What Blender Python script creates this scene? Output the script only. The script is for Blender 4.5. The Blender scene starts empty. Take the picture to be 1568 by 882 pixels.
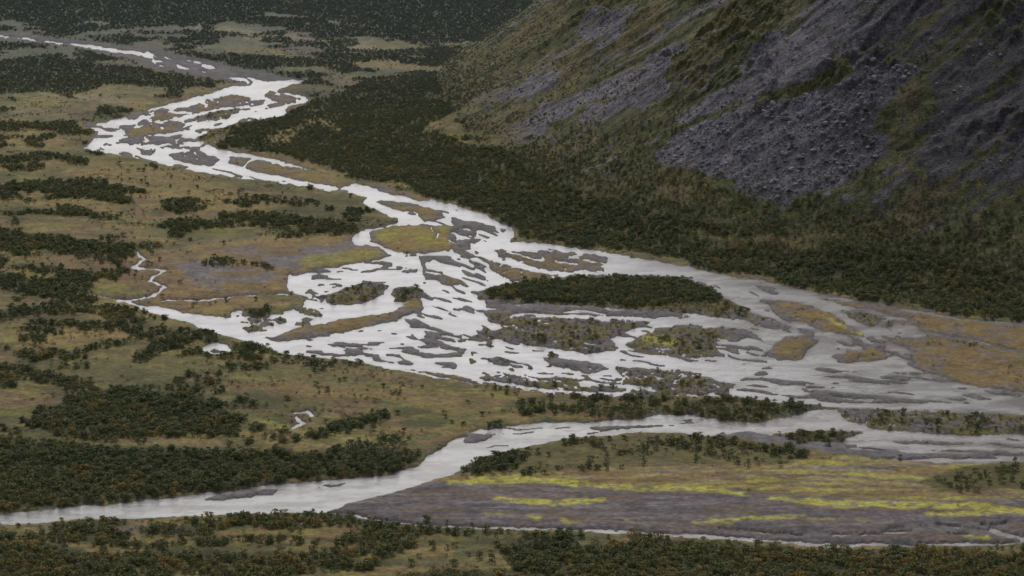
import bpy, math, numpy as np, time
from mathutils import Vector
T0=time.time()
rng=np.random.default_rng(7)
F=3906.0; H=400.0; TH=math.radians(12.44); CT=math.cos(TH); ST=math.sin(TH)
def proj(x,y,z):
    dep=y*CT-(z-H)*ST; upc=y*ST+(z-H)*CT
    dep=np.maximum(dep,1.0)
    return 784+F*x/dep, 441-F*upc/dep
def unproj(px,py):
    dy=F*CT+(441-py)*ST; dz=-F*ST+(441-py)*CT
    t=-H/dz
    return t*(px-784), t*dy
# ---------------------------------------------------------------- noise
TAB=rng.random((256,256)).astype(np.float32)
def vn(x,y,seed=0):
    x=np.asarray(x,dtype=np.float32)+seed*17.31+1000; y=np.asarray(y,dtype=np.float32)+seed*9.77+1000
    xi=np.floor(x); yi=np.floor(y); fx=x-xi; fy=y-yi
    xi=xi.astype(np.int32)&255; yi=yi.astype(np.int32)&255
    fx=fx*fx*(3-2*fx); fy=fy*fy*(3-2*fy)
    x1=(xi+1)&255; y1=(yi+1)&255
    a=TAB[yi,xi]; b=TAB[yi,x1]; c=TAB[y1,xi]; d=TAB[y1,x1]
    return a+(b-a)*fx+(c-a)*fy+(a-b-c+d)*fx*fy
def fbm(x,y,o=4,seed=0,g=.5):
    s=0;a=1;t=0;k=1.
    for i in range(o):
        s=s+a*vn(x*k,y*k,seed+i*3.3); t+=a; a*=g; k*=2.03
    return s/t
def sst(a,b,x):
    t=np.clip((x-a)/(b-a),0,1); return t*t*(3-2*t)
# ---------------------------------------------------------------- survey canvas
X0,Y0,X1,Y1=-160,-90,1730,980
NX,NY=X1-X0,Y1-Y0
PX,PY=np.meshgrid(np.arange(X0,X1,dtype=np.float32),np.arange(Y0,Y1,dtype=np.float32))
WX=PX+14*(fbm(PX/34,PY/12,3,1)-.5)+7*(fbm(PX/7,PY/3.,2,5)-.5)
WY=PY+6*(fbm(PX/40,PY/14,3,2)-.5)+4*(fbm(PX/8,PY/3.2,2,6)-.5)
BX=PX+60*(fbm(PX/70,PY/22,4,3)-.5); BY=PY+22*(fbm(PX/70,PY/22,4,4)-.5)
def box(a,r,ax):
    if r<1: return a
    n=a.shape[ax]; pad=[(0,0),(0,0)]; pad[ax]=(r+1,r)
    c=np.cumsum(np.pad(a,pad,mode='edge').astype(np.float64),axis=ax)
    if ax==0: o=c[2*r+1:]-c[:n]
    else: o=c[:,2*r+1:]-c[:,:n]
    return (o/(2*r+1)).astype(np.float32)
def blur(a,rx,ry,n=2):
    for i in range(n): a=box(box(a,rx,1),ry,0)
    return a
def polymask(pts,big=False):
    xs=[p[0] for p in pts]; ys=[p[1] for p in pts]; m=45 if big else 16
    x0=int(max(X0,min(xs)-m))-X0; x1=int(min(X1,max(xs)+m))-X0
    y0=int(max(Y0,min(ys)-m))-Y0; y1=int(min(Y1,max(ys)+m))-Y0
    sl=(slice(y0,y1),slice(x0,x1))
    ax=(BX if big else WX)[sl]; ay=(BY if big else WY)[sl]
    ins=np.zeros(ax.shape,bool); n=len(pts)
    for i in range(n):
        (xa,ya),(xb,yb)=pts[i],pts[(i+1)%n]
        if ya==yb: continue
        ins^=((ya>ay)!=(yb>ay))&(ax<(xb-xa)*(ay-ya)/(yb-ya)+xa)
    return sl,ins
def linemask(pts,w,big=False):
    n=len(pts)
    if not isinstance(w,(list,tuple)): w=[w]*n
    xs=[p[0] for p in pts]; ys=[p[1] for p in pts]; m=60 if big else 30
    x0=int(max(X0,min(xs)-m))-X0; x1=int(min(X1,max(xs)+m))-X0
    y0=int(max(Y0,min(ys)-m))-Y0; y1=int(min(Y1,max(ys)+m))-Y0
    sl=(slice(y0,y1),slice(x0,x1))
    ax=(BX if big else WX)[sl]/1.8; ay=(BY if big else WY)[sl]
    ins=np.zeros(ax.shape,bool)
    for i in range(n-1):
        xa,ya=pts[i][0]/1.8,pts[i][1]; xb,yb=pts[i+1][0]/1.8,pts[i+1][1]
        L=(xb-xa)**2+(yb-ya)**2+1e-6
        t=np.clip(((ax-xa)*(xb-xa)+(ay-ya)*(yb-ya))/L,0,1)
        d=np.hypot(ax-xa-t*(xb-xa),ay-ya-t*(yb-ya))
        ins|=d<(w[i]+(w[i+1]-w[i])*t)/2
    return sl,ins
W=np.zeros((NY,NX),np.float32)
def wfill(pts,v=1.):
    s,m=polymask(pts); W[s][m]=v
def wline(pts,w,v=1.):
    s,m=linemask(pts,w); W[s][m]=v
C=np.zeros((NY,NX),np.float32)
def isl(pts,c):
    s,m=polymask(pts); W[s][m]=0; C[s][m]=c
# --- upper reach
wline([(-160,40),(0,56),(60,61),(110,68),(165,76),(215,82),(235,88)],[2,2,2,3,5,6,5])
wline([(230,82),(240,96),(290,103),(330,108),(360,120),(400,128)],[5,8,10,9,8,7])
wline([(240,86),(300,95),(350,108)],[2,3,3])
UP=[(468,120),(440,133),(425,140),(470,150),(468,157),(440,162),(432,175),(400,183),(350,190),(320,203),(300,215),
 (330,228),(380,236),(420,245),(470,258),(500,268),(540,280),(580,288),(620,293),(660,304),(700,316),(740,330),(778,346),(788,358),(782,372),
 (830,376),(900,382),(960,392),(1040,408),(1120,423),(1190,438),(1230,452),(1290,470),(1360,486),(1400,500),(1440,540),(1568,590),(1730,610),(1730,668),(1568,662),
 (1450,640),(1330,630),(1280,625),(1200,617),(1120,608),(1050,606),(960,600),(850,598),(760,586),(700,575),(620,563),(560,556),(500,549),(430,541),
 (390,527),(340,514),(280,492),(230,472),(178,463),(250,472),(300,482),(345,484),(372,470),(372,486),(430,480),(468,470),(465,453),(440,445),(438,430),(440,420),(500,412),(540,405),(600,390),(580,380),(540,374),(535,364),(560,352),(605,344),
 (610,336),(580,325),(555,312),(562,301),(520,294),(470,286),(400,277),(330,268),(280,259),(240,249),(170,236),(125,226),(140,215),(152,205),(127,193),
 (160,187),(215,174),(260,160),(310,147),(355,133),(400,127)]
wfill(UP)
isl([(316,152),(355,145),(388,151),(380,161),(340,166),(300,174),(262,170),(300,158)],2)
isl([(415,138),(440,146),(460,151),(430,157),(405,150)],2)
isl([(300,178),(345,168),(372,165),(365,172),(345,182),(300,184)],3)
isl([(185,200),(235,190),(292,185),(276,196),(232,206),(200,209)],2)
isl([(225,180),(262,172),(290,176),(262,184),(232,186)],2)
isl([(150,196),(175,196),(178,202),(160,203)],1)
isl([(256,236),(300,229),(335,245),(330,256),(296,254),(270,246)],1)
isl([(300,212),(340,196),(355,205),(330,224)],3)
isl([(210,226),(236,228),(232,238),(214,236)],1)
isl([(180,212),(240,208),(290,212),(262,222),(200,222)],1)
isl([(350,240),(420,249),(480,262),(545,280),(520,288),(440,272),(390,264),(345,250)],2)
wline([(385,245),(370,258)],[2,2])
isl([(560,284),(600,288),(660,306),(640,308),(590,296)],2)
isl([(574,308),(620,309),(665,320),(686,332),(650,340),(640,326),(600,320)],2)
isl([(563,356),(600,347),(650,346),(692,347),(682,362),(694,378),(650,387),(600,384),(566,372)],4)
wline([(655,346),(668,356),(664,366)],[1.5,1.5,1])
isl([(695,332),(735,342),(740,352),(705,344)],1)
isl([(702,350),(735,354),(728,362),(700,358)],1)
isl([(700,366),(740,366),(725,374)],1)
isl([(752,381),(840,386),(915,392),(932,402),(925,414),(880,417),(840,414),(795,402),(765,392)],2)
wline([(765,383),(850,402),(925,410)],[2,3,2]); wline([(800,380),(870,395),(930,405)],[1,2,2])
isl([(738,397),(775,406),(815,415),(860,421),(820,430),(785,430),(757,418)],2)
isl([(728,450),(760,438),(820,427),(900,421),(985,421),(1050,427),(1095,445),(1107,458),(1150,478),(1140,492),(1085,482),(1000,476),(900,470),(800,463),(735,458)],3)
isl([(745,482),(850,485),(930,491),(1000,492),(965,505),(935,518),(948,535),(900,541),(850,536),(800,526),(735,515),(770,500),(748,492)],5)
isl([(990,512),(1040,496),(1100,500),(1150,508),(1103,520),(1092,532),(1118,549),(1050,548),(1000,541),(960,530)],5)
isl([(1118,470),(1190,488),(1180,500),(1120,488)],5)
isl([(1172,542),(1200,515),(1252,514),(1262,524),(1235,536),(1228,553),(1190,551)],2)
isl([(1165,458),(1220,463),(1270,478),(1325,508),(1332,516),(1285,513),(1235,500),(1190,482)],2)
isl([(1290,474),(1330,474),(1372,486),(1362,502),(1320,501),(1290,489)],3)
isl([(1268,545),(1340,534),(1378,540),(1357,552),(1290,558)],2)
isl([(1350,513),(1400,519),(1568,545),(1730,560),(1730,606),(1568,602),(1450,583),(1388,562),(1402,541),(1378,528)],2)
isl([(1225,447),(1300,460),(1400,474),(1568,500),(1730,520),(1730,556),(1568,540),(1450,520),(1408,508),(1330,478),(1270,468)],2)
isl([(1095,512),(1140,505),(1165,515),(1120,525)],1)
isl([(1150,486),(1185,490),(1215,500),(1205,508),(1165,500)],1)
wline([(790,375),(900,386),(1040,411),(1200,440),(1290,458),(1380,474),(1480,490),(1568,497),(1730,510)],[8,9,8,6,5,4,3,3,3])
wline([(1205,445),(1290,470),(1385,490),(1405,508),(1480,522),(1568,540),(1730,565)],[8,7,5,6,4,4,4])
wline([(1275,475),(1330,510),(1390,540),(1380,560),(1450,583)],[8,8,7,5,4])
wline([(1330,515),(1350,495),(1370,486)],[4,4,4])
wline([(1100,520),(1130,540),(1160,560)],[6,7,8])
wline([(1150,455),(1170,480),(1230,500),(1260,520),(1240,545)],[10,8,8,7,8])
isl([(405,518),(470,500),(540,486),(600,478),(640,452),(650,474),(610,491),(540,506),(470,519),(420,524)],2)
isl([(498,452),(560,431),(594,437),(591,450),(565,462),(540,466),(508,468)],5)
isl([(604,440),(640,439),(650,450),(620,462),(600,462)],5)
isl([(380,490),(420,486),(440,492),(410,502),(385,500)],5)
isl([(650,390),(690,392),(680,400),(655,398)],1)
isl([(655,418),(700,428),(720,440),(690,436)],2)
wline([(210,386),(222,398),(203,408),(252,414),(228,430),(252,441),(235,455),(178,463)],[2,3,3,3,3,3,3,3])
wline([(140,450),(200,466),(300,495)],[1.5,3,6])
wline([(250,462),(340,458),(440,450)],[2,2,3])
isl([(945,562),(1050,568),(1125,590),(1112,606),(1020,602),(955,588)],5)
isl([(830,548),(900,552),(940,566),(900,572),(850,562)],1)
isl([(700,585),(760,574),(850,588),(960,596),(1050,604),(1040,612),(850,606)],5)
wline([(560,556),(620,566),(690,582),(720,590)],[2,3,3,2])
wline([(690,572),(760,588),(850,600),(950,603),(968,596),(930,586),(850,580)],[4,4,3,4,4,4,3])
isl([(1210,596),(1300,602),(1400,612),(1500,618),(1400,617),(1290,610)],1)
isl([(1280,630),(1350,626),(1450,631),(1568,636),(1730,640),(1730,668),(1568,665),(1450,666),(1340,656),(1300,645)],5)
isl([(1000,625),(1130,622),(1256,620),(1254,627),(1180,640),(1155,649),(1100,643),(1040,636),(900,640),(900,620)],3)
LOW=[(-160,795),(0,786),(150,774),(270,760),(350,752),(420,742),(520,735),(600,728),(640,713),(670,690),(700,670),(740,655),(830,649),(920,647),(1000,638),(1060,637),
 (1150,649),(1185,641),(1254,628),(1282,630),(1300,646),(1340,657),(1450,667),(1568,666),(1730,670),(1730,704),(1568,707),(1500,711),(1400,709),(1300,701),(1200,684),(1120,671),(1040,663),(950,665),(870,671),
 (800,686),(735,700),(695,728),(620,750),(560,766),(490,786),(400,786),(270,791),(150,796),(0,804),(-160,812)]
wfill(LOW)
isl([(1088,668),(1150,660),(1200,672),(1300,688),(1400,697),(1460,702),(1380,706),(1280,700),(1180,682)],1)
isl([(1185,666),(1250,659),(1322,662),(1290,676),(1220,679)],3)
isl([(300,766),(370,752),(432,748),(420,759),(340,766)],1)
isl([(480,748),(530,738),(520,745)],1)
isl([(895,655),(1000,650),(1060,650),(1000,654),(920,659)],1)
isl([(710,672),(760,664),(740,676),(712,680)],1)
wline([(1500,700),(1540,706),(1730,708)],[3,5,5])
wline([(500,784),(560,794),(640,804),(750,809),(900,812),(1000,818),(1150,828),(1250,834),(1400,836),(1568,834),(1730,832)],[2.5,3,3.5,3.5,4,4.5,5,5,5,6,6])
wline([(1360,812),(1440,806),(1520,812),(1568,826)],[1.5,2.5,5,8]); wline([(1420,808),(1568,804),(1730,802)],[2,3,3])
wline([(1100,812),(1250,822),(1400,816),(1520,822)],[2,3,4,3])
wfill([(312,532),(330,526),(350,530),(352,540),(330,543),(312,539)])
isl([(322,536),(332,533),(342,537),(330,540)],5)
wline([(445,634),(470,632),(482,638)],[2,3,2]); wline([(448,655),(462,648),(455,640)],[3,6,3]); wline([(500,632),(540,640),(560,634)],[1,1,1])
def bars(pts,ang,L,Wd,thr,seed,c=1):
    s,m=polymask(pts,False)
    x=PX[s];y=PY[s]; ca,sa=math.cos(ang),math.sin(ang)
    x=x+12*(fbm(x/36,y/14,2,seed+50)-.5); y=y+7*(fbm(x/36,y/14,2,seed+60)-.5)
    n=fbm((x*ca+y*sa)/L,(-x*sa+y*ca)/Wd,2,seed,.55)
    k=m&(n>thr)&(W[s]>.5)
    W[s][k]=0; C[s][k]=c
bars([(640,392),(745,392),(745,520),(700,525),(635,520),(610,470),(650,440)],.30,24,4.2,.565,11)
bars([(470,512),(640,500),(720,520),(700,566),(560,552),(470,540)],.10,28,3.6,.545,12)
bars([(740,500),(860,540),(820,590),(720,570),(720,520)],.1,22,4,.58,13,5)
bars([(345,455),(500,440),(500,480),(470,500),(380,510),(345,490)],.1,13,4,.50,14,5)
bars([(440,410),(640,388),(640,440),(500,440),(450,440)],.0,24,3.6,.66,34)
bars([(760,568),(960,575),(960,600),(850,598),(760,584)],.12,24,2.8,.48,15,5)
bars([(130,185),(300,160),(460,150),(400,183),(300,230),(140,225)],-.12,22,4,.56,16)
bars([(150,225),(300,250),(540,292),(520,300),(300,270),(160,240)],.2,22,3,.61,27)
bars([(230,85),(400,110),(380,130),(240,104)],.2,20,3,.5,17)
bars([(745,455),(1060,470),(1060,488),(745,482)],.04,60,3.4,.47,18)
bars([(940,495),(1160,495),(1180,560),(950,560)],.15,35,3.6,.57,19)
bars([(1180,560),(1500,575),(1568,610),(1300,620),(1100,600)],.08,55,3.2,.59,20)
bars([(1280,480),(1420,520),(1400,560),(1280,540)],.3,20,5,.62,21)
bars([(1060,425),(1180,440),(1260,520),(1150,500)],.3,30,4,.62,31)
bars([(690,330),(770,350),(770,400),(690,390)],.4,20,4,.57,22)
bars([(540,345),(700,310),(720,380),(600,390)],.2,20,4,.62,28)
bars([(1150,680),(1568,672),(1568,706),(1300,700)],.06,50,3.6,.55,23)
bars([(700,655),(1080,642),(1080,662),(720,690)],-.05,50,3.2,.64,24)
bars([(820,380),(935,390),(925,420),(840,416)],.2,30,4,.5,25)
bars([(1100,805),(1568,800),(1568,838),(1300,832)],.03,40,3.5,.52,26)
def threads(pts,L,Wd,wd,seed,ang=.15):
    s,m=polymask(pts,False); x=PX[s];y=PY[s]; ca,sa=math.cos(ang),math.sin(ang)
    n=fbm((x*ca+y*sa)/L,(-x*sa+y*ca)/Wd,3,seed,.5)
    k=m&(np.abs(n-.5)<wd)&(C[s]>0)
    W[s][k]=1
threads([(740,476),(1170,490),(1120,560),(930,548),(740,530)],40,8,.013,71)
threads([(700,560),(1120,565),(1120,606),(850,606),(700,590)],30,6,.03,72)
threads([(1280,628),(1568,630),(1568,668),(1300,650)],40,6,.022,73)
threads([(740,376),(935,385),(935,430),(740,430)],30,6,.018,74)
threads([(345,430),(500,430),(500,500),(345,510)],22,6,.03,75)
threads([(140,160),(460,140),(440,190),(290,255),(140,230)],24,6,.02,76)
threads([(1160,445),(1420,470),(1420,560),(1160,560)],34,8,.010,77)
Lm=1-W
Ls=blur(Lm,1,1,1)
Lw=blur(Lm,9,4,2)
# ---------------------------------------------------------------- ground colour (linear albedo)
COL=np.zeros((NY,NX,3),np.float32)
OCH=np.array((.225,.158,.062)); OLI=np.array((.122,.108,.042)); BRN=np.array((.145,.096,.052)); GRN=np.array((.078,.083,.034)); DGR=np.array((.042,.047,.022))
GREY=np.array((.130,.118,.125)); YEL=np.array((.36,.33,.065)); PALE=np.array((.25,.21,.13)); SCR=np.array((.112,.103,.114)); FAR_HAZE=np.array((.078,.096,.090))
n1=fbm(PX/120,PY/18,5,31,.6); n2=fbm(PX/70,PY/12,5,37,.6); n3=fbm(PX/26,PY/6,4,41,.6); n4=fbm(PX/9,PY/3,3,43,.6)
def mixc(c,m): COL[:]=COL*(1-m[...,None])+c*m[...,None]
COL[:]=OLI
mixc(OCH,sst(.48,.58,n1)*.65); mixc(BRN,sst(.50,.60,n2)*.8); mixc(GRN,sst(.53,.61,n3)*.6)
mixc(DGR,sst(.56,.66,1-n1+.12*(n4-.5))*.55)
mixc(YEL*.6,sst(.58,.68,fbm(PX/60,PY/7,4,46,.6))*.4)
def soft(pts,r=8,big=True):
    s,m=polymask(pts,big); a=np.zeros((NY,NX),np.float32); a[s][m]=1
    return blur(a,r,max(1,r//3),2)
def softl(pts,w,r=5,big=True):
    s,m=linemask(pts,w,big); a=np.zeros((NY,NX),np.float32); a[s][m]=1
    return blur(a,r,max(1,r//3),2)
far_haze=sst(220,30,PY)
COL[:]=COL*(1-.65*far_haze[...,None])+FAR_HAZE*.65*far_haze[...,None]  # bluish aerial haze painted into the distant ground colour
for pts,w,c,k in [([(310,40),(420,55),(520,70),(620,82)],14,PALE,.55),([(360,78),(480,96),(640,100),(780,92)],12,OCH,.5),([(560,70),(680,72),(840,78)],9,OLI,.8),
   ([(60,150),(140,152),(200,160)],9,PALE,.5),([(0,170),(60,176),(110,182)],7,PALE,.35),([(140,262),(260,272),(330,300)],26,OCH,.55),([(180,290),(300,310),(420,316)],16,OCH,.7),([(430,215),(480,190),(520,200)],14,OCH,.6),([(400,185),(460,195)],8,OLI,.8),
   ([(0,215),(100,220)],10,OCH,.5),([(60,270),(110,300)],14,OLI,.6),([(40,530),(110,515),(180,512)],22,OCH,.7),([(380,400),(500,398),(580,392)],10,YEL,.35),([(330,375),(430,372),(520,368)],10,PALE,.35),
   ([(60,580),(200,560),(400,570),(560,600),(760,640)],30,OLI,.6),([(430,600),(600,610),(780,640)],20,OCH,.45),([(390,650),(560,680),(640,672)],10,YEL,.3),([(10,625),(80,622)],12,BRN,.8),([(440,595),(640,610)],10,BRN,.5),
   ([(640,648),(720,640),(800,632)],10,GRN,.5),([(0,770),(130,764)],8,YEL,.2),([(250,830),(420,822),(600,835)],22,OCH,.45),([(60,815),(300,815)],10,GREY,.45),([(560,850),(760,865)],12,OLI,.7),
   ([(170,410),(260,440),(360,450)],34,BRN,.85),([(250,395),(330,385),(420,390)],14,GREY,.4),([(1060,360),(1140,368),(1240,372)],14,OLI,.9),([(1130,375),(1250,362)],8,BRN,.6),([(1530,425),(1568,430)],10,OLI,.8),([(940,365),(1000,378)],8,OCH,.5),
   ([(250,490),(330,470),(400,458)],16,OCH,.6),([(380,560),(560,580),(660,590)],10,BRN,.5),([(0,400),(60,395)],12,OCH,.4),([(20,310),(160,316)],8,OCH,.5),([(0,350),(160,352)],8,OCH,.4),([(200,640),(380,690)],8,OLI,.5)]:
    mixc(c,softl(pts,w,8)*k)
mixc(DGR,soft([(480,300),(580,322),(570,335),(540,350),(420,340),(400,300)],9)*.45)
plateau=soft([(215,392),(300,384),(440,370),(560,360),(600,388),(560,405),(440,418),(438,440),(400,462),(300,476),(230,468),(250,440),(235,415)],5,False)
mixc(BRN*1.1,plateau*.75); mixc(OCH,plateau*sst(.5,.6,n3)*.6)
delta=soft([(250,395),(440,372),(560,362),(600,388),(560,405),(440,418),(430,445),(360,456),(300,440)],5,False)
mixc(GREY*1.05,delta*sst(.42,.54,fbm(PX/60,PY/7,4,51))*.85); mixc(YEL*.6,soft([(470,395),(560,385),(590,390),(540,404),(450,414)],4,False)*.65); mixc(OCH*.95,softl([(290,388),(330,380),(420,372),(520,366)],8,4)*.7); mixc(OCH*.9,softl([(300,440),(360,440),(430,425)],5,3)*.7)
upb=soft([(-160,30),(0,50),(130,62),(240,74),(350,98),(465,121),(400,130),(350,128),(230,104),(110,74),(0,60),(-160,50)],3,False)
mixc(GREY*.8,upb*.85)
flat=[(490,786),(560,767),(640,748),(700,732),(780,728),(900,722),(1000,718),(1240,706),(1400,706),(1568,712),(1730,712),(1730,836),(1568,836),(1400,838),(1250,836),(1000,818),(900,812),(750,808),(640,803),(560,794)]
fm=soft(flat,2,False); mixc(GREY*np.array((.95,.9,.88)),fm)
g5=fbm(PX/110,PY/5,4,61,.55)
FX=PX+90*(fbm(PX/160,PY/20,2,67)-.5); FY=PY+10*(fbm(PX/150,PY/30,2,66)-.5)
mixc(GREY*1.3,fm*sst(.5,.62,fbm(FX/120,FY/3.4,4,62,.6))*.6); mixc(GREY*.55,fm*sst(.5,.62,fbm(FX/80,FY/3,4,64,.6))*.7)
mixc(BRN*.9,fm*sst(.50,.60,fbm(FX/90,FY/3.6,4,66,.6))*.6)
upper=soft([(640,742),(760,722),(1000,714),(1240,704),(1568,706),(1730,700),(1730,770),(1568,772),(1300,768),(1130,752),(900,744),(760,746)],5,False)
mixc(OCH*.85,upper*sst(.40,.5,g5)*.9); mixc(PALE*.9,upper*sst(.50,.58,fbm(FX/80,FY/4,3,63))*.6); mixc(BRN,upper*sst(.50,.58,fbm(FX/60,FY/4,3,65))*.6); mixc(YEL*.8,upper*sst(.55,.62,fbm(FX/70,FY/3.2,4,68,.6))*.7)
ym=sst(.36,.50,fbm(PX/14,PY/2.6,3,69,.6))
for pts,w,k in [([(690,744),(790,737),(880,744),(960,750),(1080,752),(1150,762)],[6,11,10,9,9,4],.95),([(760,768),(840,774),(900,770),(930,768)],[4,11,8,3],.95),([(1080,800),(1180,796),(1230,794)],[3,8,4],.9),
   ([(1180,766),(1280,776),(1380,778),(1480,780),(1568,788),(1730,790)],[5,12,11,11,9,8],.9),([(1420,794),(1520,790),(1568,786)],[4,6,5],.9),([(1480,825),(1510,827)],[6,6],.9),([(812,795),(822,798)],[7,7],.8),([(1060,806),(1120,802)],[4,4],.8),([(1240,798),(1330,800)],[3,4],.8),
   ([(960,800),(990,808)],[3,3],.7),([(740,790),(790,794)],[4,3],.7),([(1230,770),(1250,764)],[3,4],.7),([(1300,730),(1440,736),(1560,730)],[4,6,5],.6),([(860,800),(890,806)],[4,3],.8)]:
    mixc(YEL,softl(pts,w,2,False)*k*(.25+.75*ym))
mixc(OLI*.7,soft([(1400,742),(1440,728),(1500,716),(1568,708),(1730,708),(1730,752),(1568,752),(1440,758)],4,False)*.95)
mixc(OLI*.8,soft([(695,728),(735,700),(800,686),(950,666),(1080,670),(1160,690),(1240,704),(1200,715),(1000,718),(860,724),(780,730)],3,False)*.8)
def cls(c): return blur((C==c).astype(np.float32),1,1,1)*Lm
mixc(GREY*.98,cls(1)*.95); mixc(OCH*.8,cls(2)*(.4+.6*sst(.35,.5,n3))); mixc(BRN,cls(2)*sst(.48,.6,n4)*.6); mixc(GREY*.95,cls(2)*sst(.55,.64,n3)*.6); mixc(OLI*.8,cls(3)*.8); mixc(OCH*.9,cls(4)*.9); mixc(YEL*.62,cls(4)*sst(.45,.56,n3)*.7); mixc(OLI*.85,cls(5)*.8); mixc(GREY*.85,cls(5)*sst(.48,.58,n3)*.8)
mixc(YEL*.9,softl([(1270,490),(1300,505),(1325,514)],4,2,False)*.8+softl([(990,520),(1030,528)],8,2,False)*.8); mixc(YEL*.8,softl([(1020,408),(1120,424),(1180,436)],2,1,False)*.6)
inner=blur((cls(1)+cls(2)+cls(3)+cls(4)+cls(5)>.1).astype(np.float32),3,2,1)
marg=sst(.95,.74,Lw)
mixc(GREY*.9,marg*(.3+.6*np.clip(inner,0,1))*sst(.38,.52,n3)*.9)
mixc(GREY*.6,sst(.95,.6,blur(Lm,2,1,1))*.4)
# ---------------------------------------------------------------- tree density
TD=np.zeros((NY,NX),np.float32)
tn=fbm(PX/55,PY/11,4,71,.55)
TD[:]=sst(.565,.605,tn)*.85
TD=np.where(PY<130,sst(.44,.52,fbm(PX/70,PY/9,4,73,.55))*.8,TD)
def tset(pts,v,big=True):
    s,m=polymask(pts,big); TD[s][m]=v
def tl(pts,w,v):
    s,m=linemask(pts,w,True); TD[s][m]=v
tset([(-160,-90),(420,-90),(400,20),(300,45),(100,30),(-160,30)],.8)
tset([(400,-90),(1000,-90),(900,20),(860,50),(640,66),(560,40),(420,20)],.85)
tset([(-160,90),(60,90),(180,120),(130,140),(60,140),(-160,150)],.8)
tl([(100,105),(230,120),(330,128)],16,.8)
tset([(140,245),(280,262),(420,282),(540,296),(560,310),(420,300),(330,312),(180,285)],.015)
tset([(420,580),(560,570),(780,600),(800,640),(620,670),(420,650),(380,600)],.015)
tset([(180,385),(440,370),(600,390),(440,440),(420,470),(190,470)],.02)
for p,w,v in [([(20,284),(110,292),(200,303)],10,1),([(0,330),(90,325),(180,335)],6,.8),([(-100,370),(60,372),(190,388)],22,1),([(-100,430),(60,440),(110,455)],26,.85),([(0,245),(90,240),(130,250)],12,.8),([(0,195),(110,198)],14,.8),
   ([(350,330),(450,345),(540,352)],14,.9),([(370,300),(480,318)],8,.3),([(320,405),(400,405),(420,412)],10,.5),([(200,548),(250,530),(330,512)],14,1),([(190,500),(300,515),(400,545)],10,.6),([(360,548),(480,558),(560,562)],5,.8),
   ([(490,665),(540,655),(580,640)],14,1),([(680,580),(760,590),(830,606)],5,.5),([(810,632),(900,626),(1000,626),(1120,615),(1150,612)],9,.85),([(0,480),(100,470),(200,485)],10,.6),([(-100,560),(40,575),(120,590)],20,.7),([(170,395),(120,395)],8,.6),
   ([(640,70),(760,80),(840,84)],5,.6)]: tl(p,w,v)
tset([(60,628),(110,612),(200,600),(310,608),(375,642),(350,668),(200,670),(40,658)],1.1)
tset([(-160,670),(0,676),(120,690),(350,692),(520,698),(640,690),(655,700),(610,722),(520,730),(420,738),(270,757),(150,770),(0,782),(-160,790)],1.1)
RB=[(330,200),(420,178),(480,155),(560,130),(680,110),(760,100),(800,110),(700,165),(640,205),(720,225),(800,225),(900,200),(980,190),(1020,250),(1110,285),(1160,315),(1300,310),(1568,330),(1730,330),(1730,505),(1568,490),(1380,466),(1200,434),(1040,402),(900,378),(800,368),(770,335),(680,302),(600,284),(500,262),(420,238),(340,222)]
s,m=polymask(RB,True); TD[s][m]=(.75+.5*sst(.4,.6,tn))[s][m]
TD*=1-softl([(1060,360),(1140,368),(1240,372)],12,5)*.85
TD*=1-softl([(1130,375),(1290,358)],6,5)*.6
TD*=1-softl([(430,215),(480,190),(520,200)],12,5)*.8
tset([(735,452),(780,436),(900,424),(1040,428),(1095,446),(1100,460),(1000,470),(860,466)],1.3,False)
isn=(cls(2)+cls(1)+cls(4))>.3; TD[isn]=0; m5=(C==5)|(C==3)
TD=np.where(m5&(TD<1.2),.03+.3*sst(.52,.62,fbm(PX/20,PY/5,3,77)),TD)
TD=np.where((C==3)&(PY>600),.55,TD); TD=np.where((C==5)&(PY>610),.25,TD)
TD=TD*(1-delta*(1-softl([(320,405),(400,405),(420,412)],10,3)))*(1-upb)*(1-fm)
tset([(700,724),(738,702),(800,697),(800,714),(740,728)],1.,False)
s,m=polymask([(800,700),(950,668),(1080,672),(1160,690),(1240,706),(1200,714),(1000,716),(860,722)],False); TD[s][m]=(.04+.3*sst(.55,.62,tn))[s][m]
tset([(1410,742),(1450,730),(1568,714),(1730,714),(1730,748),(1568,748),(1440,754)],.15,False); tl([(1365,710),(1400,712)],4,.9); tl([(650,797),(690,799)],4,.9)
s,m=polymask([(-160,815),(0,808),(250,796),(440,790),(560,800),(700,815),(900,822),(1000,828),(1250,845),(1568,845),(1730,842),(1730,980),(-160,980)],False)
fg=(.03+.95*sst(.50,.56,fbm(PX/90,PY/14,3,79)))
TD[s][m]=fg[s][m]
tset([(760,834),(1000,838),(1250,848),(1730,852),(1730,980),(820,980),(780,868)],1.0)
tset([(-160,840),(60,835),(200,860),(240,980),(-160,980)],1.1)
tl([(440,790),(560,800),(620,808)],10,.7)
TD*=(blur(Lm,4,2,1)>.97)
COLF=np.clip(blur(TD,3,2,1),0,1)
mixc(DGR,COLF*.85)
COL*= (.78+.44*n4)[...,None]
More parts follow.
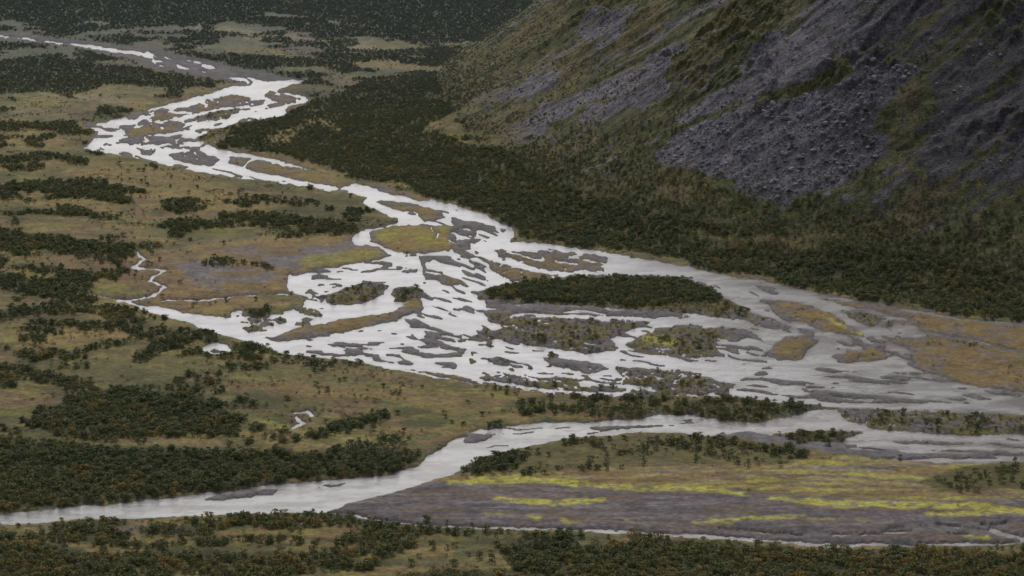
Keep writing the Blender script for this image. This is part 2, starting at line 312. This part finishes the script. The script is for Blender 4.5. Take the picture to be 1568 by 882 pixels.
# ---------------------------------------------------------------- mountain
foot=[(2200,300),(1200,1040),(700,1420),(380,1700),(230,1820),(110,1915),(25,2030),(-40,2180),(-95,2400),(-135,2650),(-150,2950),(-60,3400),(250,3900),(900,4400),(2500,4700)]
for k in range(2):
    q=[foot[0]]
    for a,b in zip(foot[:-1],foot[1:]):
        q+= [(a[0]*.75+b[0]*.25,a[1]*.75+b[1]*.25),(a[0]*.25+b[0]*.75,a[1]*.25+b[1]*.75)]
    foot=q+[foot[-1]]
def foot_dist(x,y):
    x=np.asarray(x,np.float32); y=np.asarray(y,np.float32)
    best=np.full(x.shape,1e12,np.float32); sg=np.ones(x.shape,np.float32); ss=np.zeros(x.shape,np.float32); acc=0
    for (xa,ya),(xb,yb) in zip(foot[:-1],foot[1:]):
        dx,dy=xb-xa,yb-ya; L=dx*dx+dy*dy; l=math.sqrt(L)
        t=np.clip(((x-xa)*dx+(y-ya)*dy)/L,0,1)
        d=(x-xa-t*dx)**2+(y-ya-t*dy)**2
        cr=dx*(y-ya)-dy*(x-xa)
        k=d<best
        best=np.where(k,d,best); sg=np.where(k,np.where(cr<0,1,-1),sg); ss=np.where(k,acc+t*l,ss); acc+=l
    return np.sqrt(best)*sg,ss
def mount_h(x,y):
    t,s=foot_dist(x,y)
    tp=np.maximum(t,0)
    T=55.; h=.72*(tp-T*(1-np.exp(-tp/T)))
    amp=sst(40,220,tp)
    s2=s+.55*tp+26*(fbm(x/90,y/90,2,90)-.5)
    h=h+amp*(20*(fbm(s2/75,tp/260,3,91)-.5)+6*(fbm(s2/18,tp/90,3,92)-.5))+amp*9*(fbm(x/40,y/40,4,93)-.5)
    cl=sst(.50,.60,fbm(x/70,y/70,3,94))*sst(130,230,tp)
    h=h+cl*9*np.abs(fbm(x/14,y/14,4,95,.6)-.5)*3.2
    h=h+sst(2,30,tp)*2.2*(fbm(x/9,y/9,3,96,.6)-.5)
    h=np.where(t<=0,-2.5*sst(0,-30,t)-.3,h+0.9*sst(0,12,t))
    return h,t,s2
def samp(A,px,py):
    fx=np.clip(px-X0,0,NX-1.01); fy=np.clip(py-Y0,0,NY-1.01)
    xi=fx.astype(np.int32); yi=fy.astype(np.int32); a=fx-xi; b=fy-yi
    if A.ndim==3: a=a[...,None]; b=b[...,None]
    return A[yi,xi]*(1-a)*(1-b)+A[yi,xi+1]*a*(1-b)+A[yi+1,xi]*(1-a)*b+A[yi+1,xi+1]*a*b
def grid_mesh(name,x,y,z,col,mat):
    ny,nx=x.shape
    me=bpy.data.meshes.new(name)
    co=np.stack([x,y,z],-1).reshape(-1,3).astype(np.float32)
    me.vertices.add(len(co)); me.vertices.foreach_set('co',co.ravel())
    i=np.arange(nx*ny,dtype=np.int32).reshape(ny,nx)
    q=np.stack([i[:-1,:-1],i[:-1,1:],i[1:,1:],i[1:,:-1]],-1).reshape(-1,4)
    me.loops.add(q.size); me.loops.foreach_set('vertex_index',q.ravel())
    me.polygons.add(len(q)); me.polygons.foreach_set('loop_start',np.arange(0,q.size,4,dtype=np.int32))
    me.update(calc_edges=True)
    ca=me.attributes.new('Col','FLOAT_COLOR','POINT')
    c4=np.ones((len(co),4),np.float32); c4[:,:3]=np.clip(col.reshape(-1,3),0,1)
    ca.data.foreach_set('color',c4.ravel())
    me.materials.append(mat)
    ob=bpy.data.objects.new(name,me); bpy.context.scene.collection.objects.link(ob)
    return ob
def newmat(n):
    m=bpy.data.materials.new(n); m.use_nodes=True; nt=m.node_tree; return m,nt,nt.nodes['Principled BSDF']
def ground_mat(name,rough=.95,bump=.5,s1=.35,s2=.07,lo=.6,hi=1.4):
    m,nt,b=newmat(name); N=nt.nodes; L=nt.links
    at=N.new('ShaderNodeAttribute'); at.attribute_name='Col'
    geo=N.new('ShaderNodeNewGeometry')
    def noise(sc,det=4):
        n=N.new('ShaderNodeTexNoise'); n.inputs['Scale'].default_value=sc; n.inputs['Detail'].default_value=det; n.inputs['Roughness'].default_value=.65
        L.new(geo.outputs['Position'],n.inputs['Vector']); return n
    a=noise(s1); c=noise(s2)
    r1=N.new('ShaderNodeMapRange'); r1.inputs[1].default_value=.3; r1.inputs[2].default_value=.7; r1.inputs[3].default_value=lo; r1.inputs[4].default_value=hi; L.new(a.outputs['Fac'],r1.inputs[0])
    r2=N.new('ShaderNodeMapRange'); r2.inputs[1].default_value=.3; r2.inputs[2].default_value=.7; r2.inputs[3].default_value=.75; r2.inputs[4].default_value=1.25; L.new(c.outputs['Fac'],r2.inputs[0])
    mu=N.new('ShaderNodeMath'); mu.operation='MULTIPLY'; L.new(r1.outputs[0],mu.inputs[0]); L.new(r2.outputs[0],mu.inputs[1])
    vm=N.new('ShaderNodeVectorMath'); vm.operation='SCALE'; L.new(at.outputs['Color'],vm.inputs[0]); L.new(mu.outputs[0],vm.inputs['Scale'])
    L.new(vm.outputs[0],b.inputs['Base Color']); b.inputs['Roughness'].default_value=rough; b.inputs['Specular IOR Level'].default_value=.15
    bp=N.new('ShaderNodeBump'); bp.inputs['Strength'].default_value=bump; bp.inputs['Distance'].default_value=1.0
    L.new(a.outputs['Fac'],bp.inputs['Height']); L.new(bp.outputs[0],b.inputs['Normal'])
    return m
gm=ground_mat('tundra_ground'); mm=ground_mat('mountain_slope',bump=.9,s1=.45,s2=.06,lo=.35,hi=1.65)
cols=np.concatenate([np.linspace(-6000,-200,40),np.linspace(-190,-45,50),np.arange(-40,1608,1.3),np.linspace(1612,1760,50),np.linspace(1800,7600,40)])
rows=np.concatenate([np.linspace(6000,1000,30),np.linspace(980,905,20),np.arange(900,-16,-1.2),np.linspace(-20,-340,70),np.linspace(-345,-412,30)])
gx,gy=np.meshgrid(cols,rows)
x,y=unproj(gx,gy)
l=samp(Ls,gx,gy); lw=samp(Lw,gx,gy)
def zland(l,lw,x,y):
    z=np.clip((l-.5)*2,-1,1)*.45
    return np.where(l>.5,z+lw**3*(.3+1.5*fbm(x/60,y/60,4,101)+.5*fbm(x/8,y/8,3,102))*sst(.5,.9,l),z)
z=zland(l,lw,x,y)
col=samp(COL,gx,gy)
z=np.where((gx<-150)|(gx>1720)|(gy<-60)|(gy>970),1.2,z)
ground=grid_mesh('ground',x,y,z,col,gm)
# mountain sheet
xs=np.concatenate([np.arange(-260,-190,6),np.arange(-190,560,1.4),np.linspace(565,2400,60)])
ys=np.concatenate([np.linspace(500,1600,40),np.arange(1605,2900,1.6),np.linspace(2905,4600,60)])
mx,my=np.meshgrid(xs,ys)
mh,mt,ms=mount_h(mx,my)
mh=np.where(mh>500,500+(mh-500)*.6,mh)
ppx,ppy=proj(mx,my,np.maximum(mh,0))
MS=np.zeros((NY,NX),np.float32)
def ms_poly(pts,v,r=4):
    global MS
    a=soft(pts,r); MS=MS*(1-a)+v*a
MS[:]=.37
ms_poly([(1300,60),(1380,-20),(1568,-20),(1730,-20),(1730,330),(1568,320),(1450,300),(1390,240),(1330,120)],.60)
ms_poly([(1180,0),(1300,-30),(1500,-30),(1400,60),(1300,80),(1200,110),(1120,130)],.52)
ms_poly([(1012,235),(1060,195),(1120,172),(1200,150),(1290,120),(1340,88),(1400,110),(1345,170),(1375,195),(1335,245),(1260,285),(1200,308),(1130,302),(1120,272),(1050,256),(1018,252)],1.)
ms_poly([(622,208),(660,182),(720,155),(800,118),(852,97),(858,110),(790,152),(720,178),(665,204)],.9)
ms_poly([(740,205),(830,165),(900,130),(980,100),(1050,62),(1062,82),(985,128),(900,163),(850,188),(770,245),(760,225)],.75)
ms_poly([(1030,185),(1100,135),(1180,100),(1250,50),(1340,-20),(1480,-20),(1400,40),(1310,85),(1200,132),(1110,162),(1050,190)],.74)
ms_poly([(900,170),(960,140),(1010,125),(1020,140),(960,165),(910,190)],.62)
ms_poly([(880,40),(905,10),(985,10),(960,50),(925,75)],.62)
ms_poly([(1060,135),(1100,95),(1200,40),(1290,-20),(1200,-20),(1100,40),(1040,90)],.30)
ms_poly([(1350,180),(1420,110),(1440,150),(1400,260),(1340,290),(1300,300),(1350,230)],.30)
ms_poly([(1440,300),(1500,270),(1568,280),(1730,280),(1730,340),(1500,330)],.38)
st=fbm(ms/11,mt/130,4,110,.6); st2=fbm(ms/36,mt/200,3,111,.55); pn=fbm(mx/16,my/16,4,112,.6); pf=fbm(mx/5,my/5,3,118,.6)
msv=samp(MS,ppx,ppy)
scree=sst(.47,.54,msv*.62+.36*st+.30*st2+.20*pn+.18*(pf-.5)-.25)*sst(70,110,mt+60*(st-.5))
MG=np.array((.064,.072,.028)); MO=np.array((.122,.100,.043)); MR=np.array((.100,.068,.044))
veg=np.zeros(mx.shape+(3,),np.float32)+MG
k=(sst(.46,.60,fbm(mx/45,my/45,4,113,.6))*.75*sst(1250,1000,ppx)+.4*sst(.5,.6,pn))[...,None].clip(0,1); veg=veg*(1-k)+MO*k
k=(sst(.54,.64,fbm(mx/25,my/25,4,114,.6))*sst(1200,1400,ppx)*.5+.2*sst(.6,.7,pn))[...,None].clip(0,1); veg=veg*(1-k)+MR*k
veg*=(1-.5*sst(.5,.6,pf))[...,None]
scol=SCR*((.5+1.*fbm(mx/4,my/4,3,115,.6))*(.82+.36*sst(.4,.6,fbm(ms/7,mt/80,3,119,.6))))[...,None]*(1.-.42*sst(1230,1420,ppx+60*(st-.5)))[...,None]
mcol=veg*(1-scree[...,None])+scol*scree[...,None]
mcol*=(1-.22*sst(1150,1500,ppx)*sst(330,200,ppy))[...,None]   # cloud shade darkened into the colour of the upper right face
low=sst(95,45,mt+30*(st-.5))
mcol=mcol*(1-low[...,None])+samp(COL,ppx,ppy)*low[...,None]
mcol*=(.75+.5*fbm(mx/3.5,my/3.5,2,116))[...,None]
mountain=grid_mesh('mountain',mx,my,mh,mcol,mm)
# ---------------------------------------------------------------- river surface: silt by depth and reach; bright cloud reflection also painted into centre
cols=np.concatenate([np.linspace(-160,-20,8),np.arange(-16,1590,4.),np.linspace(1600,1730,8)]); rows=np.concatenate([np.linspace(975,905,6),np.arange(900,-10,-2.5),np.linspace(-12,-85,6)])
gx,gy=np.meshgrid(cols,rows); x,y=unproj(gx,gy)
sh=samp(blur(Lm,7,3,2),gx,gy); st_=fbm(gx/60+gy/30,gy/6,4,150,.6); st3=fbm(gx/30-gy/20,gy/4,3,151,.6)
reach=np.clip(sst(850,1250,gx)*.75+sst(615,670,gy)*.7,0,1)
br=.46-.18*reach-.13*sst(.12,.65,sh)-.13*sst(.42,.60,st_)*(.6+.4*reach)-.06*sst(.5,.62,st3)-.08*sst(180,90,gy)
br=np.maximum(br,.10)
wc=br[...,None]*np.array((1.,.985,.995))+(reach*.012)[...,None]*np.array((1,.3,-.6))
wm,nt,b=newmat('glacial_water'); N=nt.nodes; L=nt.links
geo=N.new('ShaderNodeNewGeometry'); at=N.new('ShaderNodeAttribute'); at.attribute_name='Col'
L.new(at.outputs['Color'],b.inputs['Base Color']); b.inputs['Roughness'].default_value=.22; b.inputs['IOR'].default_value=1.33
n2_=N.new('ShaderNodeTexNoise'); n2_.inputs['Scale'].default_value=.4; n2_.inputs['Detail'].default_value=5; L.new(geo.outputs['Position'],n2_.inputs['Vector'])
bp=N.new('ShaderNodeBump'); bp.inputs['Strength'].default_value=.5; bp.inputs['Distance'].default_value=.5; L.new(n2_.outputs['Fac'],bp.inputs['Height']); L.new(bp.outputs[0],b.inputs['Normal'])
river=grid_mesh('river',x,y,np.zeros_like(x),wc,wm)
# ---------------------------------------------------------------- vegetation sources
bark,nt,b=newmat('birch_bark'); b.inputs['Roughness'].default_value=.9
nz=nt.nodes.new('ShaderNodeTexNoise'); nz.inputs['Scale'].default_value=6; cr=nt.nodes.new('ShaderNodeValToRGB'); cr.color_ramp.elements[0].color=(.06,.05,.04,1); cr.color_ramp.elements[1].color=(.28,.26,.23,1)
nt.links.new(nz.outputs['Fac'],cr.inputs[0]); nt.links.new(cr.outputs[0],b.inputs['Base Color'])
def leafmat(name,stops):
    m,nt,b=newmat(name); N=nt.nodes; L=nt.links
    oi=N.new('ShaderNodeObjectInfo'); at=N.new('ShaderNodeAttribute'); at.attribute_type='INSTANCER'; at.attribute_name='tint'
    ad=N.new('ShaderNodeMath'); ad.operation='MULTIPLY_ADD'; ad.inputs[1].default_value=.5; L.new(oi.outputs['Random'],ad.inputs[0]); L.new(at.outputs['Fac'],ad.inputs[2])
    cr=N.new('ShaderNodeValToRGB'); e=cr.color_ramp.elements
    while len(e)<len(stops): e.new(.5)
    for i,(p,c) in enumerate(stops): e[i].position=p; e[i].color=(*c,1)
    L.new(ad.outputs[0],cr.inputs[0])
    tc=N.new('ShaderNodeTexCoord'); nz=N.new('ShaderNodeTexNoise'); nz.inputs['Scale'].default_value=.9; nz.inputs['Detail'].default_value=2; L.new(tc.outputs['Object'],nz.inputs['Vector'])
    mr=N.new('ShaderNodeMapRange'); mr.inputs[1].default_value=.3; mr.inputs[2].default_value=.7; mr.inputs[3].default_value=.6; mr.inputs[4].default_value=1.5; L.new(nz.outputs['Fac'],mr.inputs[0])
    vm=N.new('ShaderNodeVectorMath'); vm.operation='SCALE'; L.new(cr.outputs[0],vm.inputs[0]); L.new(mr.outputs[0],vm.inputs['Scale'])
    fa=N.new('ShaderNodeAttribute'); fa.attribute_type='INSTANCER'; fa.attribute_name='haze'
    mx_=N.new('ShaderNodeMix'); mx_.data_type='RGBA'; L.new(fa.outputs['Fac'],mx_.inputs[0]); L.new(vm.outputs[0],mx_.inputs[6]); mx_.inputs[7].default_value=(.12,.155,.15,1)  # distance haze mixed into the leaf colour of far plants
    L.new(mx_.outputs[2],b.inputs['Base Color']); b.inputs['Roughness'].default_value=.7; b.inputs['Specular IOR Level'].default_value=.2
    return m
leaf=leafmat('birch_leaves',[(0,(.078,.098,.040)),(.4,(.115,.130,.048)),(.75,(.180,.166,.056)),(1,(.29,.20,.06))])
def make_tree(name,seed,h,w,ncl,nl,stems,ls,mat):
    r=np.random.default_rng(seed); V=[];Fc=[];M=[]
    def tube(a,b,ra,rb):
        a=np.array(a);b=np.array(b); n=5; base=len(V)
        for p,rr in((a,ra),(b,rb)):
            for i in range(n):
                an=2*math.pi*i/n; V.append((p[0]+rr*math.cos(an),p[1]+rr*math.sin(an),p[2]))
        for i in range(n):
            j=(i+1)%n; Fc.append((base+i,base+j,base+n+j,base+n+i)); M.append(0)
    tips=[]
    for s in range(stems):
        an=r.uniform(0,6.28); l=r.uniform(.05,.32)*w; a=(0.1*math.cos(an),0.1*math.sin(an),-.3)
        m1=(l*.5*math.cos(an),l*.5*math.sin(an),h*.4); top=(l*math.cos(an),l*math.sin(an),h*r.uniform(.75,.9))
        tube(a,m1,.12,.08); tube(m1,top,.08,.02)
        for k in range(3):
            f=r.uniform(.1,.8); p=[m1[i]+(top[i]-m1[i])*f for i in range(3)]; a2=r.uniform(0,6.28); rr=w*r.uniform(.2,.42)
            q=(p[0]+rr*math.cos(a2),p[1]+rr*math.sin(a2),p[2]+h*.1); tube(p,q,.04,.012); tips.append(q)
        tips.append(top)
    cs=list(tips)
    while len(cs)<ncl:
        u=r.uniform(.12,1.); R=w*.5*math.sin(math.pi*min(1,u*.80+.17))**.5; an=r.uniform(0,6.28); rr=R*math.sqrt(r.uniform(.15,1))
        cs.append((rr*math.cos(an),rr*math.sin(an),h*u*.9))
    for c in cs:
        cw=w*r.uniform(.14,.23); n=int(nl*r.uniform(.6,1.3))
        for k in range(n):
            d=r.normal(size=3); d/=np.linalg.norm(d); p=np.array(c)+d*cw*r.uniform(.3,1.)*np.array((1,1,.7)); p[2]=max(p[2],.05)
            nn=d+r.normal(size=3)*.35+np.array((0,0,.5)); nn/=np.linalg.norm(nn); t=np.cross(nn,(0.3,.2,1)); t/=np.linalg.norm(t)+1e-6; bt=np.cross(nn,t)
            s=ls*r.uniform(.6,1.3); base=len(V)
            for (ua,va) in((-1,-.6),(.2,-1),(1,.3),(-.1,1)): V.append(tuple(p+t*ua*s*.5+bt*va*s*.5))
            Fc.append((base,base+1,base+2,base+3)); M.append(1)
    me=bpy.data.meshes.new(name); me.from_pydata([tuple(float(c) for c in v) for v in V],[],Fc); me.materials.append(bark); me.materials.append(mat)
    me.polygons.foreach_set('material_index',M)
    me.update(); return bpy.data.objects.new(name,me)
ctree=bpy.data.collections.new('mountain_birches'); cbush=bpy.data.collections.new('willow_bushes'); crock=bpy.data.collections.new('scree_boulders')
for i,(h,w,ncl,st_n) in enumerate([(4.0,4.4,22,3),(4.7,4.1,22,2),(3.3,4.5,22,4),(4.2,4.9,26,3),(2.8,3.6,16,3)]):
    ctree.objects.link(make_tree('birch_%d'%i,100+i,h,w,ncl,13,st_n,.48,leaf))
for i in range(3):
    cbush.objects.link(make_tree('willow_%d'%i,200+i,1.2+.25*i,2.7+.3*i,9,8,2,.40,leaf))
rm,nt,b=newmat('scree_rock'); oi=nt.nodes.new('ShaderNodeObjectInfo'); cr=nt.nodes.new('ShaderNodeValToRGB'); cr.color_ramp.elements[0].color=(.052,.049,.054,1); cr.color_ramp.elements[1].color=(.24,.226,.238,1)
nt.links.new(oi.outputs['Random'],cr.inputs[0]); nt.links.new(cr.outputs[0],b.inputs['Base Color']); b.inputs['Roughness'].default_value=.9
import bmesh
for i in range(4):
    bm=bmesh.new(); bmesh.ops.create_icosphere(bm,subdivisions=2,radius=.5); r=np.random.default_rng(300+i)
    dirs=r.normal(size=(9,3)); dirs/=np.linalg.norm(dirs,axis=1)[:,None]; lim=r.uniform(.27,.45,9)
    for v in bm.verts:
        p=np.array(v.co)
        for d,lm in zip(dirs,lim):
            q=p@d
            if q>lm: p=p-d*(q-lm)
        v.co=Vector(p*np.array((1.25,1.,.8)))
    me=bpy.data.meshes.new('boulder_%d'%i); bm.to_mesh(me); bm.free(); me.materials.append(rm); me.shade_flat(); crock.objects.link(bpy.data.objects.new('boulder_%d'%i,me))
def scatter(name,P,scl,tint,coll,tilt=0.):
    n=len(P); me=bpy.data.meshes.new(name); me.vertices.add(n); me.vertices.foreach_set('co',P.astype(np.float32).ravel())
    r=np.random.default_rng(len(name)+n)
    a=me.attributes.new('scl','FLOAT','POINT'); a.data.foreach_set('value',scl.astype(np.float32))
    a=me.attributes.new('tint','FLOAT','POINT'); a.data.foreach_set('value',tint.astype(np.float32))
    a=me.attributes.new('haze','FLOAT','POINT'); a.data.foreach_set('value',(.75*sst(2300,3500,P[:,1])).astype(np.float32))
    rot=np.stack([r.uniform(-tilt,tilt,n),r.uniform(-tilt,tilt,n),r.uniform(0,6.283,n)],-1)
    a=me.attributes.new('rot','FLOAT_VECTOR','POINT'); a.data.foreach_set('vector',rot.astype(np.float32).ravel())
    a=me.attributes.new('vid','INT','POINT'); a.data.foreach_set('value',r.integers(0,len(coll.objects),n).astype(np.int32))
    ob=bpy.data.objects.new(name,me); bpy.context.scene.collection.objects.link(ob)
    ng=bpy.data.node_groups.new(name,'GeometryNodeTree'); ng.interface.new_socket('Geometry',in_out='INPUT',socket_type='NodeSocketGeometry'); ng.interface.new_socket('Geometry',in_out='OUTPUT',socket_type='NodeSocketGeometry')
    N=ng.nodes; L=ng.links; gi=N.new('NodeGroupInput'); go=N.new('NodeGroupOutput'); ip=N.new('GeometryNodeInstanceOnPoints'); ci=N.new('GeometryNodeCollectionInfo')
    ci.inputs['Collection'].default_value=coll; ci.inputs['Separate Children'].default_value=True; ci.inputs['Reset Children'].default_value=True
    ip.inputs['Pick Instance'].default_value=True
    def na(nm,t):
        q=N.new('GeometryNodeInputNamedAttribute'); q.data_type=t; q.inputs['Name'].default_value=nm; return [o for o in q.outputs if o.enabled][0]
    L.new(gi.outputs[0],ip.inputs['Points']); L.new(ci.outputs[0],ip.inputs['Instance']); L.new(na('vid','INT'),ip.inputs['Instance Index'])
    L.new(na('rot','FLOAT_VECTOR'),ip.inputs['Rotation']); L.new(na('scl','FLOAT'),ip.inputs['Scale']); L.new(ip.outputs[0],go.inputs[0])
    md=ob.modifiers.new('scatter','NODES'); md.node_group=ng
    return ob
def ground_z(x,y):
    px,py=proj(x,y,np.zeros_like(x)); return zland(samp(Ls,px,py),samp(Lw,px,py),x,y)
def candidates(n,y0,y1):
    y=np.sqrt(rng.uniform(y0*y0,y1*y1,n)); x=rng.uniform(-.215,.215,n)*y*1.02
    gz=ground_z(x,y); mhh,t,s=mount_h(x,y); z=np.where(t>0,np.maximum(mhh,gz),gz)
    px,py=proj(x,y,z)
    ok=(px>-60)&(px<1630)&(py>-40)&(py<925)
    hid=(t<=5)&(y>2350)&(x>-60)&(px>700+np.maximum(0,(120-py))*1.0)
    return [a[ok&~hid] for a in (x,y,z,px,py,t,s)]
xa,ya,za,pxa,pya,ta,sa=candidates(430000,1130,4200)
d=samp(TD,pxa,pya); up=sst(150,60,ta)
d=np.where(ta>60,np.maximum(d*up,.0),d)
msa=samp(MS,pxa,pya)
climb=(ta>60)*sst(.46,.58,fbm(xa/16,ya/16,3,130))*(.20+.38*sst(260,90,ta))*(1-msa*.85)
d=np.maximum(d,climb)
d*=np.where(ya>2700,.7,1.)
k=rng.random(len(d))<d*.9
P=np.stack([xa,ya,za-.1],-1)[k]; pk=pya[k]
sc=(.5+.6*rng.random(k.sum())**1.3)*(1-.2*sst(2000,2700,P[:,1]))*np.where(ta[k]>60,.65,1.)
tint=.6*fbm(P[:,0]/50,P[:,1]/50,3,131)-.18+.22*sst(700,860,pk)+.4*sst(.64,.74,fbm(P[:,0]/9,P[:,1]/9,2,132))
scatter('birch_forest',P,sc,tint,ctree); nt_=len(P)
xa,ya,za,pxa,pya,ta,sa=candidates(300000,1130,3200)
m5s=blur(m5.astype(np.float32)*Lm,1,1,1)
d=.015+.38*sst(.57,.66,fbm(xa/30,ya/30,4,140,.6))+.35*samp(blur(np.clip(TD,0,1),5,2,1),pxa,pya)+.7*samp(m5s,pxa,pya)
lnd=samp(blur(Lm,1,1,1),pxa,pya)>.97
bad=samp(np.maximum.reduce([fm,delta*.9,plateau*.8,upb,cls(1),cls(4),cls(2)*.8]),pxa,pya)
d=d*lnd*(1-bad*.97)*np.where(ta>60,.75*sst(500,150,ta)*(1-samp(MS,pxa,pya)*.8),1)
k=rng.random(len(d))<d*.55
P=np.stack([xa,ya,za-.05],-1)[k]
scatter('willow_scrub',P,rng.uniform(.45,1.1,k.sum()),.5*fbm(P[:,0]/40,P[:,1]/40,3,141)+.08+.4*rng.random(k.sum()),cbush); nb_=len(P)
n=240000; x=rng.uniform(-60,420,n); y=rng.uniform(1750,2650,n); h,t,s2=mount_h(x,y); px,py=proj(x,y,h)
v=samp(MS,px,py); stt=fbm(s2/11,t/130,4,110,.6); v2=sst(.47,.56,v*.62+.36*stt+.30*fbm(s2/36,t/200,3,111,.55)+.20*.5-.25)
pr=v2*np.where(v>.9,.5,.12)*(t>70)*(py>-30)*(px<1630)
k=rng.random(n)<pr
P=np.stack([x,y,h],-1)[k]; sz=.5+.6*rng.pareto(2.1,k.sum()); sz=np.minimum(sz,4.6)*np.where(v[k]>.9,1.1,.7)
scatter('scree_boulder_field',P,sz,np.zeros(k.sum()),crock,.6)
print('counts',nt_,nb_,k.sum(),'t',time.time()-T0)
# ---------------------------------------------------------------- light
sc=bpy.context.scene
w=bpy.data.worlds.new('World'); sc.world=w; w.use_nodes=True; nt=w.node_tree; bg=nt.nodes['Background']
sky=nt.nodes.new('ShaderNodeTexSky'); sky.sky_type='NISHITA'; sky.sun_disc=False; EL=math.radians(44); AZ=math.radians(-2)
sky.sun_elevation=EL; sky.sun_rotation=AZ; sky.air_density=1.; sky.dust_density=3.
hs=nt.nodes.new('ShaderNodeHueSaturation'); hs.inputs['Saturation'].default_value=.45
nt.links.new(sky.outputs[0],hs.inputs['Color']); nt.links.new(hs.outputs[0],bg.inputs['Color']); bg.inputs['Strength'].default_value=.118
sd=bpy.data.lights.new('sun','SUN'); sd.energy=1.5; sd.angle=math.radians(12); sd.color=(1,.96,.9)
so=bpy.data.objects.new('sun',sd); bpy.context.scene.collection.objects.link(so)
dv=Vector((math.sin(AZ)*math.cos(EL),math.cos(AZ)*math.cos(EL),math.sin(EL))); so.rotation_euler=dv.to_track_quat('Z','Y').to_euler()
cd=bpy.data.cameras.new('camera'); cam=bpy.data.objects.new('camera',cd); bpy.context.scene.collection.objects.link(cam); bpy.context.scene.camera=cam
cam.location=(0,0,H); cam.rotation_euler=(math.pi/2-TH,0,0); cd.sensor_width=36; cd.lens=F/1568*36; cd.clip_start=1; cd.clip_end=100000
sc.view_settings.view_transform='Standard'; sc.view_settings.look='None'; sc.view_settings.exposure=0
